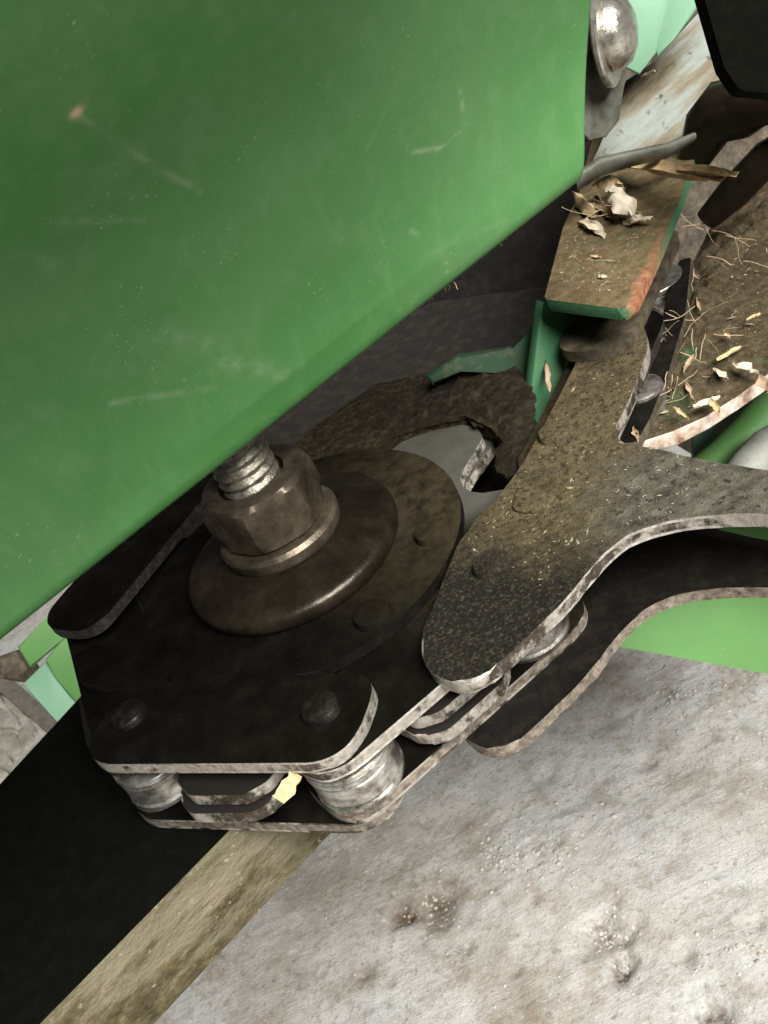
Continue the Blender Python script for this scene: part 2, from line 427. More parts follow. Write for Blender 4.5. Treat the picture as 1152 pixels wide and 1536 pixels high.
# ------------------------------------------------------------------ the ground
GZ = -0.45
def g2(x, y): q = at(x, y, GZ); return Vector((q.x, q.y))
PITS = [(655, 1360, .020, .007, .9), (600, 1365, .010, .006, .9), (905, 1400, .017, .007, .8), (935, 1440, .010, .007, .9), (925, 1465, .006, .004, .8),
        (1065, 1520, .014, .008, 1.), (970, 1140, .007, .004, .6), (640, 1235, .008, .003, .5), (545, 1460, .006, .003, .5), (1035, 1435, .006, .003, .6),
        (900, 1085, .016, .004, .35), (775, 1458, .004, .003, .7), (1135, 1385, .006, .004, .6), (690, 1420, .007, .003, .4), (820, 1160, .008, .003, .3)]
BUMPS = [(790, 1285, .038, .007), (1040, 1050, .030, .006), (680, 1185, .012, .005), (900, 1220, .016, .003), (1110, 1430, .014, .004), (840, 1250, .014, .004)]
def ground_h(p):
    q = Vector((p.x, p.y, 0))
    z = .003 * noise.fractal(q * 7, 1.0, 2.0, 3) + .0007 * noise.fractal(q * 60, .9, 2.1, 4)
    d = 0.0
    for x, y, r, dep, k in PITS_W:
        t = (p - x).length * (1 + .6 * noise.noise(q * 90)) / r
        if t < 1.6:
            e = math.exp(-(t * 1.3) ** 2); z -= dep * e; d += k * e
    for x, r, hh in BUMPS_W:
        t = (p - x).length * (1 + .5 * noise.noise(q * 70 + Vector((5, 2, 1)))) / r
        if t < 1.8: z += .6 * hh * math.exp(-(t * 1.2) ** 2) * (.6 + .8 * abs(noise.noise(q * 150)))
    return z, min(d, 1)
PITS_W = [(g2(x, y), None, r, dep, k) for x, y, r, dep, k in PITS]; PITS_W = [(a, b, r, d, k) for a, b, r, d, k in PITS_W]
BUMPS_W = [(g2(x, y), r, hh) for x, y, r, hh in BUMPS]
EDGE_A, EDGE_B = g2(-40, 1150), g2(60, 1240)        # where the slab stops and the kerb begins
ED = (EDGE_B - EDGE_A).normalized(); EN = Vector((-ED.y, ED.x))
if (g2(900, 1300) - EDGE_A).dot(EN) < 0: EN = -EN     # EN points into the slab
T_END = (g2(150, 1320) - EDGE_A).dot(ED)
def axis(lo, hi, dlo, dhi, step, far):
    a = []; v = dlo
    while v <= dhi: a.append(v); v += step
    s = step; v = dlo
    while v > lo: s *= 1.5; v -= s; a.insert(0, v)
    s = step; v = a[-1]
    while v < hi: s *= 1.5; v += s; a.append(v)
    return a
def build_ground():
    xs = axis(-6, 6, -.36, .32, .0022, 0); ys = axis(-6, 6, .22, .72, .0022, 0)
    verts = []; dirt = []
    for y in ys:
        for x in xs:
            p = Vector((x, y))
            if -.37 < x < .33 and .21 < y < .73:
                z, d = ground_h(p)
            else: z, d = .006 * noise.fractal(Vector((x, y, 0)) * 9, 1, 2, 3), 0
            k = (p - EDGE_A).dot(EN)
            if k < 0 and (p - EDGE_A).dot(ED) < T_END: z = -.02
            verts.append((x, y, GZ + z)); dirt.append(d)
    nx = len(xs); faces = [(j * nx + i, j * nx + i + 1, (j + 1) * nx + i + 1, (j + 1) * nx + i) for j in range(len(ys) - 1) for i in range(nx - 1)]
    me = bpy.data.meshes.new('concrete_ground'); me.from_pydata(verts, [], faces); me.update()
    at_ = me.attributes.new('dirt', 'FLOAT', 'POINT'); at_.data.foreach_set('value', dirt)
    for p in me.polygons: p.use_smooth = True
    me.materials.append(M['concrete'])
    tag(link(bpy.data.objects.new('concrete_ground', me)), kind='structure')
build_ground()

def pave():
    base = []
    t0, t1 = -1.2, T_END
    quad = [EDGE_A + ED * t0, EDGE_A + ED * t1, EDGE_A + ED * t1 - EN * 1.5, EDGE_A + ED * t0 - EN * 1.5]
    pv = plan(quad, GZ - .004, .02, 0, 'pavement', M['joint']); tag(pv, kind='structure')
    kq = [at(x, y, GZ + .010) for x, y in ((-160, 872), (0, 1003), (85, 1078), (240, 1215), (228, 1232), (73, 1100), (-8, 1030), (-160, 905))]
    k = plan([(v.x, v.y) for v in kq], GZ + .010, .03, .003, 'kerb', M['kerb'], None, .002); tag(k, kind='structure')
    PX = [[(-40, 1030), (-5, 1032), (5, 1052), (-8, 1062), (-40, 1060)], [(4, 1037), (14, 1037), (33, 1066), (28, 1077), (12, 1062)],
          [(-30, 1068), (6, 1064), (30, 1083), (26, 1092), (-30, 1092)], [(-30, 1098), (22, 1099), (36, 1128), (24, 1142), (-30, 1110)],
          [(26, 1098), (36, 1092), (54, 1105), (44, 1120), (38, 1126)], [(43, 1078), (48, 1070), (64, 1092), (58, 1102)],
          [(-30, 1116), (2, 1122), (22, 1146), (0, 1150), (-30, 1150)], [(-30, 1156), (0, 1154), (14, 1158), (2, 1172), (-30, 1190)],
          [(66, 1106), (76, 1108), (86, 1120), (74, 1130), (60, 1112)], [(40, 1132), (56, 1124), (68, 1140), (50, 1158), (30, 1148)]]
    for i, p in enumerate(PX):
        q = [at(x, y, GZ + .004) for x, y in p]
        o = plan(fillet([(v.x, v.y) for v in q], .008, 3), GZ + .006 + random.uniform(-.001, .001), .02, .002, 'paving_stone', M['paver'])
        o.parent = pv
pave()

# ------------------------------------------------------------------ chain and sprocket
HUB = Vector((-.0205, .1844)); PR = .0472
def pp(x, y): q = at(x, y, 0); return Vector((q.x, q.y))
P0, P1, P2, P3, P4, P5 = [pp(*p) for p in ((145, 915), (195, 1075), (483, 1066), (740, 852), (835, 655), (912, 497))]
dirF = (P5 - P4).normalized(); P6 = P5 + dirF * .033
Pm = P0 + Vector((.028, .030))
Z_OT, Z_IT, Z_RT, Z_IL, Z_OL, TH = 0.0, -.0028, -.0056, -.0142, -.0170, .0026
def linkplan(a, b, wo=.0110, wi=.0085, ea=.0092, eb=.0088, r=.0095, ri=.0076, re=None):
    d = (b - a).normalized(); n = Vector((-d.y, d.x)); mid = (a + b) / 2
    if (mid - HUB).dot(n) < 0: n = -n
    a2, b2 = a - d * ea, b + d * eb
    return fillet([a2 + n * wo, b2 + n * wo, b2 - n * wi, a2 - n * wi], [r, r, re or ri, ri], 12)
chain = empty('roller_chain', (P3.x, P3.y, Z_OL - TH))
tag(chain, 'heavy black greasy roller chain with curved lugs wrapped round the sprocket', 'chain')
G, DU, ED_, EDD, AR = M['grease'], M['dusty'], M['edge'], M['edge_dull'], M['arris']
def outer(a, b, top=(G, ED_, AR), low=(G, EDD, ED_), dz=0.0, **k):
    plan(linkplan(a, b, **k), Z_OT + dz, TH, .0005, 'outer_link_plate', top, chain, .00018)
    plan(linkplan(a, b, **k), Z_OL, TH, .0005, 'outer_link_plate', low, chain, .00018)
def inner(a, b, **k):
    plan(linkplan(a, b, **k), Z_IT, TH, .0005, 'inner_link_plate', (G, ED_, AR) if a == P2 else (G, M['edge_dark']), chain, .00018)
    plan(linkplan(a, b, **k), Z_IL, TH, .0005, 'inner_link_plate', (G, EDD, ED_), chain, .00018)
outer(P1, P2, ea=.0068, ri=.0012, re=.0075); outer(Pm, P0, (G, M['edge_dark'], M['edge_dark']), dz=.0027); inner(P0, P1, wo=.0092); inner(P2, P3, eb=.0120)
# lugged link
LUGPX = [(862, 552), (828, 617), (790, 690), (745, 752), (700, 797), (672, 858), (650, 915), (631, 965), (640, 1000), (660, 1018), (692, 1027), (722, 1018), (762, 985),
         (805, 945), (850, 900), (882, 860), (908, 832), (938, 808), (972, 793), (1010, 783), (1052, 777), (1100, 774), (1152, 774), (1230, 778), (1320, 790), (1335, 765), (1240, 727),
         (1152, 708), (1080, 697), (1000, 680), (950, 668), (921, 657), (945, 600), (966, 545), (972, 515), (960, 480), (925, 458), (888, 485)]
lug2 = [(v.x, v.y) for v in (at(x, y) for x, y in LUGPX)]
sm = crom(lug2, 3)
plan(sm, Z_OT + .0004, TH + .0003, .0006, 'lugged_link_plate', (DU, ED_, AR), chain, .0002)
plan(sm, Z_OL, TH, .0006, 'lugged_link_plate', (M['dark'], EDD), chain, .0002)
# pressed oval on the lugged link
pc = [at(*p) for p in ((770, 765), (800, 718), (845, 708), (835, 750), (805, 772))]
plan(crom([(v.x, v.y) for v in pc], 5), Z_OT + .0011, .001, .0006, 'pressed_rib', (DU, DU), chain)
# far links
outer(P5, P6, (M['brown'], M['brown']), (M['brown'], M['brown']), .0030, ea=.0125, wo=.0088, wi=.0088); inner(P4, P5 + dirF * .004)
# side plate and roller of the far strand, seen past the lugged link
sp_ = [at(x, y, -.0062) for x, y in ((926, 664), (952, 600), (985, 520), (1003, 430), (1018, 388), (1040, 385), (1028, 470), (1002, 560), (975, 628), (955, 668))]
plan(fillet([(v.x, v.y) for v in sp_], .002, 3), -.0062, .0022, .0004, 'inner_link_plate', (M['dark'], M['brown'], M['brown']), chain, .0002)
rq = at(957, 578, -.005)
lathe([(.0046, 0), (.0052, .0004), (.0054, .0012), (.0054, .0060), (.0052, .0068), (.0046, .0072)], (rq.x, rq.y, -.0124), (0, 0, 1), 'roller', M['roller'], chain, 30)
# pins and rollers
def pin(p, z, r=.0037, mat=None, h=.0017):
    lathe([(r * .98, -.0025), (r, h * .45), (r * .9, h * .85), (r * .55, h), (.0002, h * 1.02)], (p.x, p.y, z), (0, 0, 1), 'pin', mat or M['grease'], chain, 28)
for p, z, mt in ((P1, Z_OT, M['pin']), (P2, Z_OT, M['pin']), (P3, Z_OT + .0004, DU), (P4, Z_OT + .0004, DU), (P5, Z_OT + .003, M['brown'])): pin(p, z, mat=mt)
for p in (P0, P1, P2, P3, P4, P5, P6):
    p = p + Vector((.0006, -.0040)) if p in (P1, P2, P3) else p
    hh = Z_RT - Z_IL - TH * 0 - .0003; z0 = Z_IL + .0001
    lathe([(.0072, 0), (.0081, .0002), (.0083, .0005), (.0083, .0013), (.0078, .0016), (.0078, .0020), (.0081, .0022), (.0081, hh - .0022), (.0078, hh - .0020), (.0078, hh - .0016), (.0083, hh - .0013), (.0083, hh - .0005), (.0081, hh - .0002), (.0072, hh)], (p.x, p.y, z0), (0, 0, 1), 'roller', M['roller'], chain, 36)

# sprocket: two stamped plates with teeth standing between the rollers, flange disc, rivets
spk = empty('sprocket', (HUB.x, HUB.y, Z_IL)); tag(spk, 'dark toothed idler sprocket inside the chain loop with riveted flange', 'sprocket')
angs = [math.atan2(p.y - HUB.y, p.x - HUB.x) for p in (P1, P2, P3)]
step = 2 * math.pi / 7; a0 = angs[1]
def sprocket_outline(tip, hw, seat):
    o = []
    for k in range(7):
        ap = a0 + k * step; c = HUB + Vector((math.cos(ap), math.sin(ap))) * PR
        inn = (HUB - c).normalized()
        for j in range(-4, 5):                       # seat of the roller
            t = j / 4 * R(82); d = Vector((inn.x * math.cos(-t) - inn.y * math.sin(-t), inn.x * math.sin(-t) + inn.y * math.cos(-t)))
            o.append(c + d * seat)
        at_ = ap + step / 2; rd = Vector((math.cos(at_), math.sin(at_))); tg = Vector((-rd.y, rd.x))
        o += [HUB + rd * (tip - .003) - tg * hw, HUB + rd * tip - tg * (hw - .004), HUB + rd * tip + tg * (hw - .004), HUB + rd * (tip - .003) + tg * hw]
    rr = ([0] * 9 + [.004, .004, .004, .004]) * 7
    return fillet(o, rr, 4)
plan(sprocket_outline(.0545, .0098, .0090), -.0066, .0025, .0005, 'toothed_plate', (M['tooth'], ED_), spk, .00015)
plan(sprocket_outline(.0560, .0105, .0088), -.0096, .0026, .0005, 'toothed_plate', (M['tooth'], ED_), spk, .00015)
def cover():
    dA = (P2 - P1).normalized(); nA = Vector((-dA.y, dA.x))
    if ((P1 + P2) / 2 - HUB).dot(nA) < 0: nA = -nA
    lim = (P1 - HUB).dot(nA) - .0086; L1, L2 = pp(108, 985), pp(139, 1085)
    o = []
    for k in range(120):
        a = 2 * math.pi * k / 120; d = Vector((math.cos(a), math.sin(a))); r = .0362
        e = L2 - L1; den = d.x * e.y - d.y * e.x
        if abs(den) > 1e-9:                                   # reach out to the straight left side
            q = L1 - HUB; t = (q.x * e.y - q.y * e.x) / den; u = (q.x * d.y - q.y * d.x) / den
            if t > 0 and -.15 < u < 1.05: r = t
        c = d.dot(nA)
        if c > 0 and r * c > lim: r = lim / c
        o.append(HUB + d * r)
    return o
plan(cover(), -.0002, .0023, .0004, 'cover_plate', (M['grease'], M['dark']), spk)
for px in ((650, 800), (560, 925)):
    q = at(*px, 0)
    lathe([(.0037, -.002), (.0038, .0006), (.0035, .0015), (.0020, .0019), (.0002, .00195)], (q.x, q.y, -.0002), (0, 0, 1), 'rivet', M['grease'], spk, 28)

# bolt through the hub
ax = (HUB.x, HUB.y, 0)
bolt = empty('axle_bolt', ax); tag(bolt, 'brown hex nut on a threaded stud clamping a thick round washer', 'bolt')
lathe([(.0212, .0000), (.0228, .0004), (.0234, .0014), (.0235, .0028), (.0230, .0038), (.0221, .0043), (.0205, .0046), (.0165, .0058), (.0150, .0064), (.0143, .0066), (.006, .0067)], ax, (0, 0, 1), 'washer', M['washer'], bolt, 96)
lathe([(.0126, .0064), (.0131, .0072), (.0131, .0090), (.0124, .0099), (.006, .0100)], ax, (0, 0, 1), 'collar', M['rustnut'], bolt, 64)
def hexnut():
    bm = bmesh.new(); n = 96; AF = .0108; rings = []
    z0, z1 = .0100, .0218
    for (f, z, cap) in ((.93, z0, .94), (1.0, z0 + .0008, 1.03), (1.0, z0 + .004, 9), (1.0, z1 - .0032, 9), (1.0, z1 - .0012, 1.085), (.97, z1 - .0002, .99), (.90, z1, .93), (.66, z1 - .0001, .70), (.64, z1 - .004, .66)):
        ring = []
        for k in range(n):
            a = 2 * math.pi * k / n; am = (a + R(30)) % R(60) - R(30)
            r = AF / math.cos(am); r = min(r, AF * 1.15)
            r = min(r * f if f < .95 else r, AF * cap)
            if f < .7: r = AF * f
            a2 = a + R(40)
            ring.append(bm.verts.new((HUB.x + r * math.cos(a2), HUB.y + r * math.sin(a2), z)))
        rings.append(ring)
    for r0, r1 in zip(rings, rings[1:]):
        for k in range(n): bm.faces.new((r0[k], r0[(k + 1) % n], r1[(k + 1) % n], r1[k]))
    bm.faces.new(rings[0][::-1]); bm.faces.new(rings[-1])
    for v in bm.verts: v.co += noise.noise_vector(v.co * 200) * .00007
    return finish(bm, 'hex_nut', M['rustnut'], bolt, 28)
hexnut()
def thread():
    bm = bmesh.new(); n = 40; pitch = .0022; turns = 13; rings = []; rows = turns * 8
    for i in range(rows + 1):
        ring = []
        for k in range(n):
            a = 2 * math.pi * k / n
            z = .012 + pitch * i / 8 
            ph = (i / 8 - k / n) % 1.0
            r = .0054 + .0009 * (1 - abs(2 * ph - 1)) ** .8
            ring.append(bm.verts.new((HUB.x + r * math.cos(a), HUB.y + r * math.sin(a), z)))
        rings.append(ring)
    for r0, r1 in zip(rings, rings[1:]):
        for k in range(n): bm.faces.new((r0[k], r0[(k + 1) % n], r1[(k + 1) % n], r1[k]))
    bm.faces.new(rings[0][::-1]); bm.faces.new(rings[-1])
    return finish(bm, 'threaded_stud', M['steel'], bolt, 60)
thread()

# ------------------------------------------------------------------ support beam under the sprocket
bq = [at(x, y, -.0205) for x, y in ((-120, 1311), (0, 1176), (125, 1035))]
br = [at(x, y, -.0205) for x, y in ((345, 1245), (60, 1536), (-60, 1658))]
d_ = (br[0] - br[1]).normalized()
far = br[0] + d_ * .075; far2 = bq[2] + d_ * .06
bo = [br[2], br[1], br[0], far, far2, bq[2], bq[1], bq[0]]
beam = empty('support_beam', (-.07, .165, -.0395)); tag(beam, 'black flat support beam with a dusty tan flank running under the sprocket', 'beam')
prism(bo, (0, 0, 1), .0205, .0012, 'bar', (M['rubber'], M['beam_side']), beam, wob=.0002)

# ------------------------------------------------------------------ big green hood
HA, HB = at(0, 981, .030), at(874, 286, .046)
HN = None
def hood():
    hd = (HB - HA).normalized()
    lean = Vector((.05, -.5, 1)).normalized()
    n = hd.cross(lean).normalized()
    if n.dot(EYE - HA) < 0: n = -n
    T = onplane(888, -10, HB, n); W = (T - HB); Wl = W.length; W.normalize()
    T2 = onplane(-400, -200, HB, n)
    nt, ns = 560, 300; t0 = -.75
    L = (HB - HA).length
    # the sheet curls outwards as it rises: profile walked up from the lower right corner
    e_n = ray(874, 286).cross(ray(888, 0)).normalized()
    prof = [HB.copy()]; steps = ns; ds = .155 / steps
    for i in range(steps):
        v = prof[-1] - EYE; back = -v.normalized(); e1 = back.cross(e_n).normalized()
        if e1.z < 0: e1 = -e1
        ph = R(24 + 44 * min(1, (i / steps) * 1.5))
        prof.append(prof[-1] + (e1 * math.cos(ph) + back * math.sin(ph)) * ds)
    W = (prof[1] - prof[0]).normalized()
    n = hd.cross(W).normalized()
    if n.dot(EYE - HA) < 0: n = -n
    import bisect
    bm = bmesh.new(); lay = {}
    verts = []; scuff = []; chip = []
    rb = .0045
    rows = [('bend', a) for a in (-100, -80, -60, -40, -20)] + [('f', i / ns) for i in range(ns + 1)]
    def proj(p):
        v = p - EYE; z = v.dot(FW); u = v.dot(RT) / z * FPX; q = -v.dot(UP) / z * FPX
        return 576 + u * cr + q * sr, 768 - u * sr + q * cr
    # scuffs are marks on the paint, laid in the panel's own plane
    S = [((115, 172), (215, 240), 5, .8), ((215, 240), (300, 288), 6, .55), ((95, 335), (215, 330), 5, .35), ((618, 228), (660, 222), 4, .9), ((660, 222), (703, 186), 3, .6),
         ((690, 135), (694, 165), 5, .8), ((548, 225), (575, 170), 4, .35), ((165, 605), (320, 580), 7, .55), ((330, 540), (420, 560), 16, .5), ((355, 545), (400, 550), 22, .45), ((250, 500), (330, 520), 20, .3),
         ((640, 380), (760, 330), 8, .15), ((60, 395), (80, 400), 10, .35), ((615, 345), (628, 352), 4, .6), ((470, 470), (475, 505), 5, .5), ((0, 605), (8, 608), 4, .8), ((700, 420), (865, 300), 7, .45)]
    ext = [HA + (HB - HA) * t0 - HB, Vector()]
    def onhood(x, y):
        r = ray(x, y); best = None
        ln = r.cross(hd)                       # plane through the eye, the sight line and the edge direction
        for i in range(ns):
            f0, f1 = (prof[i] + W * rb - EYE).dot(ln), (prof[i + 1] + W * rb - EYE).dot(ln)
            if f0 * f1 <= 0:
                q = prof[i] + W * rb + (prof[i + 1] - prof[i]) * (f0 / (f0 - f1)); nn = hd.cross(prof[i + 1] - prof[i])
                return EYE + r * ((q - EYE).dot(nn) / r.dot(nn))
        return onplane(x, y, HB, n)
    S = [(onhood(*a), onhood(*b), r * .000085, k) for a, b, r, k in S]
    C0 = onhood(116, 170)
    for kind, v in rows:
        for i in range(nt + 1):
            t = t0 + (1 - t0) * (i / nt)
            base = HA + (HB - HA) * t
            if kind == 'bend':
                a = R(-v); c = base + W * rb - n * rb
                p = c + n * rb * math.cos(a) - W * rb * math.sin(a)
            else: p = base + (prof[round(v * ns)] - HB) + W * rb
            if kind == 'f':
                p = p + n * (.0016 * noise.noise(p * 16) + .0007 * noise.noise(p * 45)) * min(1, v * 30)
            verts.append(p); sc_ = 0
            for a, b, r, k in S:
                ab = b - a; s_ = max(0, min(1, (p - a).dot(ab) / ab.length_squared)); dd = (p - a - ab * s_).length
                if dd < r * 3: sc_ = max(sc_, k * math.exp(-(dd / r) ** 2))
            scuff.append(sc_); chip.append(min(1, 1.1 * math.exp(-((p - C0).length / .0008) ** 2)))
    nc = nt + 1
    faces = [(j * nc + i, j * nc + i + 1, (j + 1) * nc + i + 1, (j + 1) * nc + i) for j in range(len(rows) - 1) for i in range(nt)]
    me = bpy.data.meshes.new('hood_panel'); me.from_pydata(verts, [], faces); me.update()
    for nm, arr in (('scuff', scuff), ('chip', chip)):
        at_ = me.attributes.new(nm, 'FLOAT', 'POINT'); at_.data.foreach_set('value', arr)
    for p in me.polygons: p.use_smooth = True
    me.materials.append(M['hood'])
    if me.polygons[nt * 60].normal.dot(n) < 0: me.flip_normals()
    o = link(bpy.data.objects.new('hood_panel', me))
    md = o.modifiers.new('sheet', 'SOLIDIFY'); md.thickness = .0018; md.offset = -1
    tag(o, 'big scuffed green sheet metal hood hanging over the hex nut', 'hood')
    return n, W
HN, HW = hood()

# ------------------------------------------------------------------ bracket over the far chain strand
BZ = .016
bk = empty('frame_bracket', tuple(at(850, 560, -.01))); tag(bk, 'green angle bracket with brown dust on top and an orange rusty edge', 'bracket')
top = [at(x, y, BZ) for x, y in ((816, 449), (930, 463), (949, 457), (985, 383), (1019, 300), (1046, 225), (1060, 150), (900, 150), (868, 290), (845, 340))]
prism([Vector((p.x, p.y, BZ)) for p in fillet([(v.x, v.y) for v in top], [.002, .001, .002, 0, 0, 0, 0, 0, 0, 0], 4) ] if False else [Vector((p[0], p[1], BZ)) for p in fillet([(v.x, v.y) for v in top], [.002, .001, .002, 0, 0, 0, 0, 0, 0, 0], 4)],
      (0, 0, 1), .0028, .0006, 'flange', (M['bracket'], M['bracket']), bk, wob=.0002)
fp = at(818, 452, BZ - .004); fn = Vector((.25, -1, .12)).normalized()
slab([(813, 452), (866, 470), (858, 490), (852, 545), (836, 590), (812, 640), (790, 650), (800, 560)], fp + Vector((0, .0015, 0)), fn, .003, .0005, 'web', (M['green_web'], M['green_web']), bk)
slab([(640, 565), (690, 532), (772, 527), (816, 470), (818, 640), (790, 660), (776, 556), (690, 552), (650, 580)], fp + Vector((0, .012, 0)), Vector((-.1, -1, .3)), .003, .0008, 'gusset', (M['green_shaded_dirty'], M['green_shaded_dirty']), bk)

# dark inside of the row unit
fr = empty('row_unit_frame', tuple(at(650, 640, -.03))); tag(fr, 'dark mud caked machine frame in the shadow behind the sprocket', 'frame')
slab([(250, 200), (900, 150), (900, 600), (640, 700), (200, 900)], at(650, 520, -.02) + Vector((0, .045, 0)), (-.1, -1, .25), .004, 0, 'back_wall', (M['dark'], M['dark']), fr)  # near-black colour stands in for shade on the recess wall
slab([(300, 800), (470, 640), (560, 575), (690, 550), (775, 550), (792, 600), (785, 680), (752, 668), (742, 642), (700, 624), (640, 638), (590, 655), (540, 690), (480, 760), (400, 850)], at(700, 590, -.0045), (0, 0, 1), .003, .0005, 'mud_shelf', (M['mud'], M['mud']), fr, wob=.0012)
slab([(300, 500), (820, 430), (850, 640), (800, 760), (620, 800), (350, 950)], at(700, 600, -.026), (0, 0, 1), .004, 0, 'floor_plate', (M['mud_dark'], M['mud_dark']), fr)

# deck on the right
dk = empty('deck_plate', tuple(at(1080, 500, -.018))); tag(dk, 'mud covered green deck plate with chaff and a rusty white front edge', 'deck')
slab([(1036, 395), (1070, 330), (1152, 270), (1330, 170), (1330, 480), (1152, 558), (1100, 598), (1060, 626), (1010, 650), (962, 664), (968, 645), (1000, 560), (1018, 470)], at(1080, 500, -.011), (0, 0, 1), .0032, .0005, 'deck_sheet', (M['deck'], M['rustwhite']), dk, wob=.0004)

def mk_lump(cent, r, bm, sq=(1, 1, .6)):
    g = bmesh.ops.create_icosphere(bm, subdivisions=3, radius=1)
    off = Vector((random.uniform(0, 50), random.uniform(0, 50), 3))
    for v in g['verts']:
        d = v.co.copy(); k = 1 + .4 * noise.fractal(d * 1.3 + off, 1.1, 2, 4)
        v.co = Vector(cent) + Vector((d.x * sq[0], d.y * sq[1], d.z * sq[2])) * r * k
def mudbed(poly, z, amp, cell, name, mat, label, freq=160):
    q = [at(x, y, z) for x, y in poly]; P_ = [(v.x, v.y) for v in q]
    x0, x1 = min(p[0] for p in P_), max(p[0] for p in P_); y0, y1 = min(p[1] for p in P_), max(p[1] for p in P_)
    def sd(x, y):                                # distance inside the outline
        c = False; d = 1e9; v = Vector((x, y))
        for i in range(len(P_)):
            a_, b_ = Vector(P_[i - 1]), Vector(P_[i])
            if (a_.y > y) != (b_.y > y) and x < (b_.x - a_.x) * (y - a_.y) / (b_.y - a_.y) + a_.x: c = not c
            e = b_ - a_; t = max(0, min(1, (v - a_).dot(e) / max(e.length_squared, 1e-12))); d = min(d, (v - a_ - e * t).length)
        return d if c else -d
    nx, ny = int((x1 - x0) / cell) + 2, int((y1 - y0) / cell) + 2; bm = bmesh.new(); g = {}
    for j in range(ny):
        for i in range(nx):
            x, y = x0 + i * cell, y0 + j * cell; w3 = Vector((x, y, .3))
            d = sd(x, y) + .0013 * noise.fractal(w3 * 220, 1, 2, 3)
            if d < -.0015: continue
            hgt = amp * (.55 + .9 * noise.fractal(w3 * freq, .9, 2.1, 6) + .5 * abs(noise.noise(w3 * 600)))
            g[i, j] = bm.verts.new((x, y, z + max(-.0008, hgt) * max(-.5, min(1, d / .003))))
    for (i, j), v in list(g.items()):
        k = [(i, j), (i + 1, j), (i + 1, j + 1), (i, j + 1)]
        if all(t in g for t in k): bm.faces.new([g[t] for t in k])
    tag(finish(bm, name, mat, None, 70), label, 'mud', kind='stuff')
mudbed([(560, 640), (590, 590), (650, 560), (720, 556), (775, 552), (795, 600), (790, 690), (765, 715), (748, 690), (757, 660), (742, 640), (700, 622), (640, 634)], -.0043, .0013, .00032, 'shaded_mud', M['mud_shaded'], 'mud coloured dark for shade, caked on the shelf behind the sprocket')
mudbed([(1020, 470), (1040, 400), (1075, 335), (1150, 280), (1220, 260), (1210, 330), (1120, 370), (1085, 430), (1090, 500), (1140, 540), (1060, 600), (1000, 620), (985, 600), (1005, 540)], -.0109, .0024, .0008, 'dried_mud', M['deck'], 'brown dried mud caked on the deck plate')

# things in the upper right corner
cw = FW * -1
ms = empty('machine_side', tuple(dp(1000, 300, .42))); tag(ms, 'muddy brown machine side in the shadow behind the rod and the mint panel', 'machine side')
slab([(840, -150), (1500, -150), (1500, 760), (1100, 720), (840, 560)], dp(1000, 250, .40), (-.2, -1, .35), .004, 0, 'back_sheet', (M['brown'], M['brown']), ms)
slab([(1040, 600), (1400, 480), (1400, 820), (1040, 740)], dp(1100, 660, .33), (-.2, -1, .6), .004, 0, 'lower_sheet', (M['green_shaded_dirty'], M['green_shaded_dirty']), ms)
pl = slab([(880, 250), (900, 225), (938, 120), (985, 92), (1052, 10), (1072, 40), (1094, 108), (1062, 165), (1030, 200), (985, 222)], dp(1000, 150, .30), (-.25, -.55, .8), .003, .0005, 'dusty_plate', (M['palegrey'], M['palegrey']))
tag(pl, 'pale grey green plate streaked with brown dust below the mint panel', 'plate')
mp = empty('mint_panel', tuple(dp(985, 100, .30))); tag(mp, 'bright mint green folded panel beside the round bolt head', 'panel')
slab([(915, -40), (1006, -40), (1000, 10), (986, 78), (960, 112), (936, 100)], dp(960, 50, .290), (-.1, -1, .1), .002, .0004, 'fold', (M['green_pale'], M['green_pale']), mp)
slab([(1003, -40), (1070, -40), (1046, 12), (1010, 60), (985, 88), (984, 76)], dp(1010, 20, .292), (-.5, -.8, .35), .002, .0004, 'fold', (M['green_pale'], M['green_pale']), mp)
stp = slab([(872, 20), (938, 30), (938, 120), (931, 180), (912, 205), (885, 212), (868, 190)], dp(905, 130, .272), (.35, -1, .15), .003, .0008, 'mounting_strap', (M['strap'], M['strap']))
tag(stp, 'grey green mounting strap hanging behind the green hood below the bolt head', 'strap')
bc = dp(905, 52, .266); bax = (cw * .46 + xr * .88).normalized()
bh = empty('round_head_bolt', tuple(bc)); tag(bh, 'shiny domed bolt head on a round washer beside the green hood', 'bolt')
lathe([(.0112, 0), (.0115, .0004), (.0115, .0012), (.0110, .0016), (.004, .0017)], bc, bax, 'washer', M['chrome'], bh, 48)
lathe([(.0080, .0016), (.0083, .0022), (.0080, .0038), (.0068, .0056), (.0045, .0068), (.0002, .0073)], bc, bax, 'dome_head', M['chrome'], bh, 48)
rd = tube([dp(860, 275, .262), dp(900, 250, .264), dp(950, 237, .266), dp(1000, 226, .268), dp(1040, 206, .272)], [.0032, .0034, .0028, .0027, .0016], 'dirty_rod', M['strap'], None, 14, .55)
tag(rd, 'grey dusty rod lying under the pale plate', 'rod')
fl = slab([(1040, -60), (1260, -60), (1260, 160), (1180, 142), (1110, 136), (1086, 100)], dp(1110, 60, .215), (-.15, -1, .45), .006, .0012, 'rubber_flap', (M['rubber'], M['rubber']), None, rad=.003)
tag(fl, 'black rubber flap with a rounded corner above the muddy casting', 'flap')
cs = tube([dp(1040, 240, .285), dp(1062, 190, .28), dp(1095, 165, .275), dp(1135, 150, .27), dp(1200, 140, .265)], [.004, .006, .008, .0065, .0065], 'curved_casting', M['washer'], None, 18, .6)
tag(cs, 'dark brown shiny curved casting under the black rubber flap', 'casting')
c2 = tube([dp(1060, 330, .29), dp(1100, 290, .285), (dp(1152, 235, .28)), dp(1230, 190, .275)], [.003, .0042, .0042, .0042], 'greasy_hose', M['washer'], None, 16, .7)
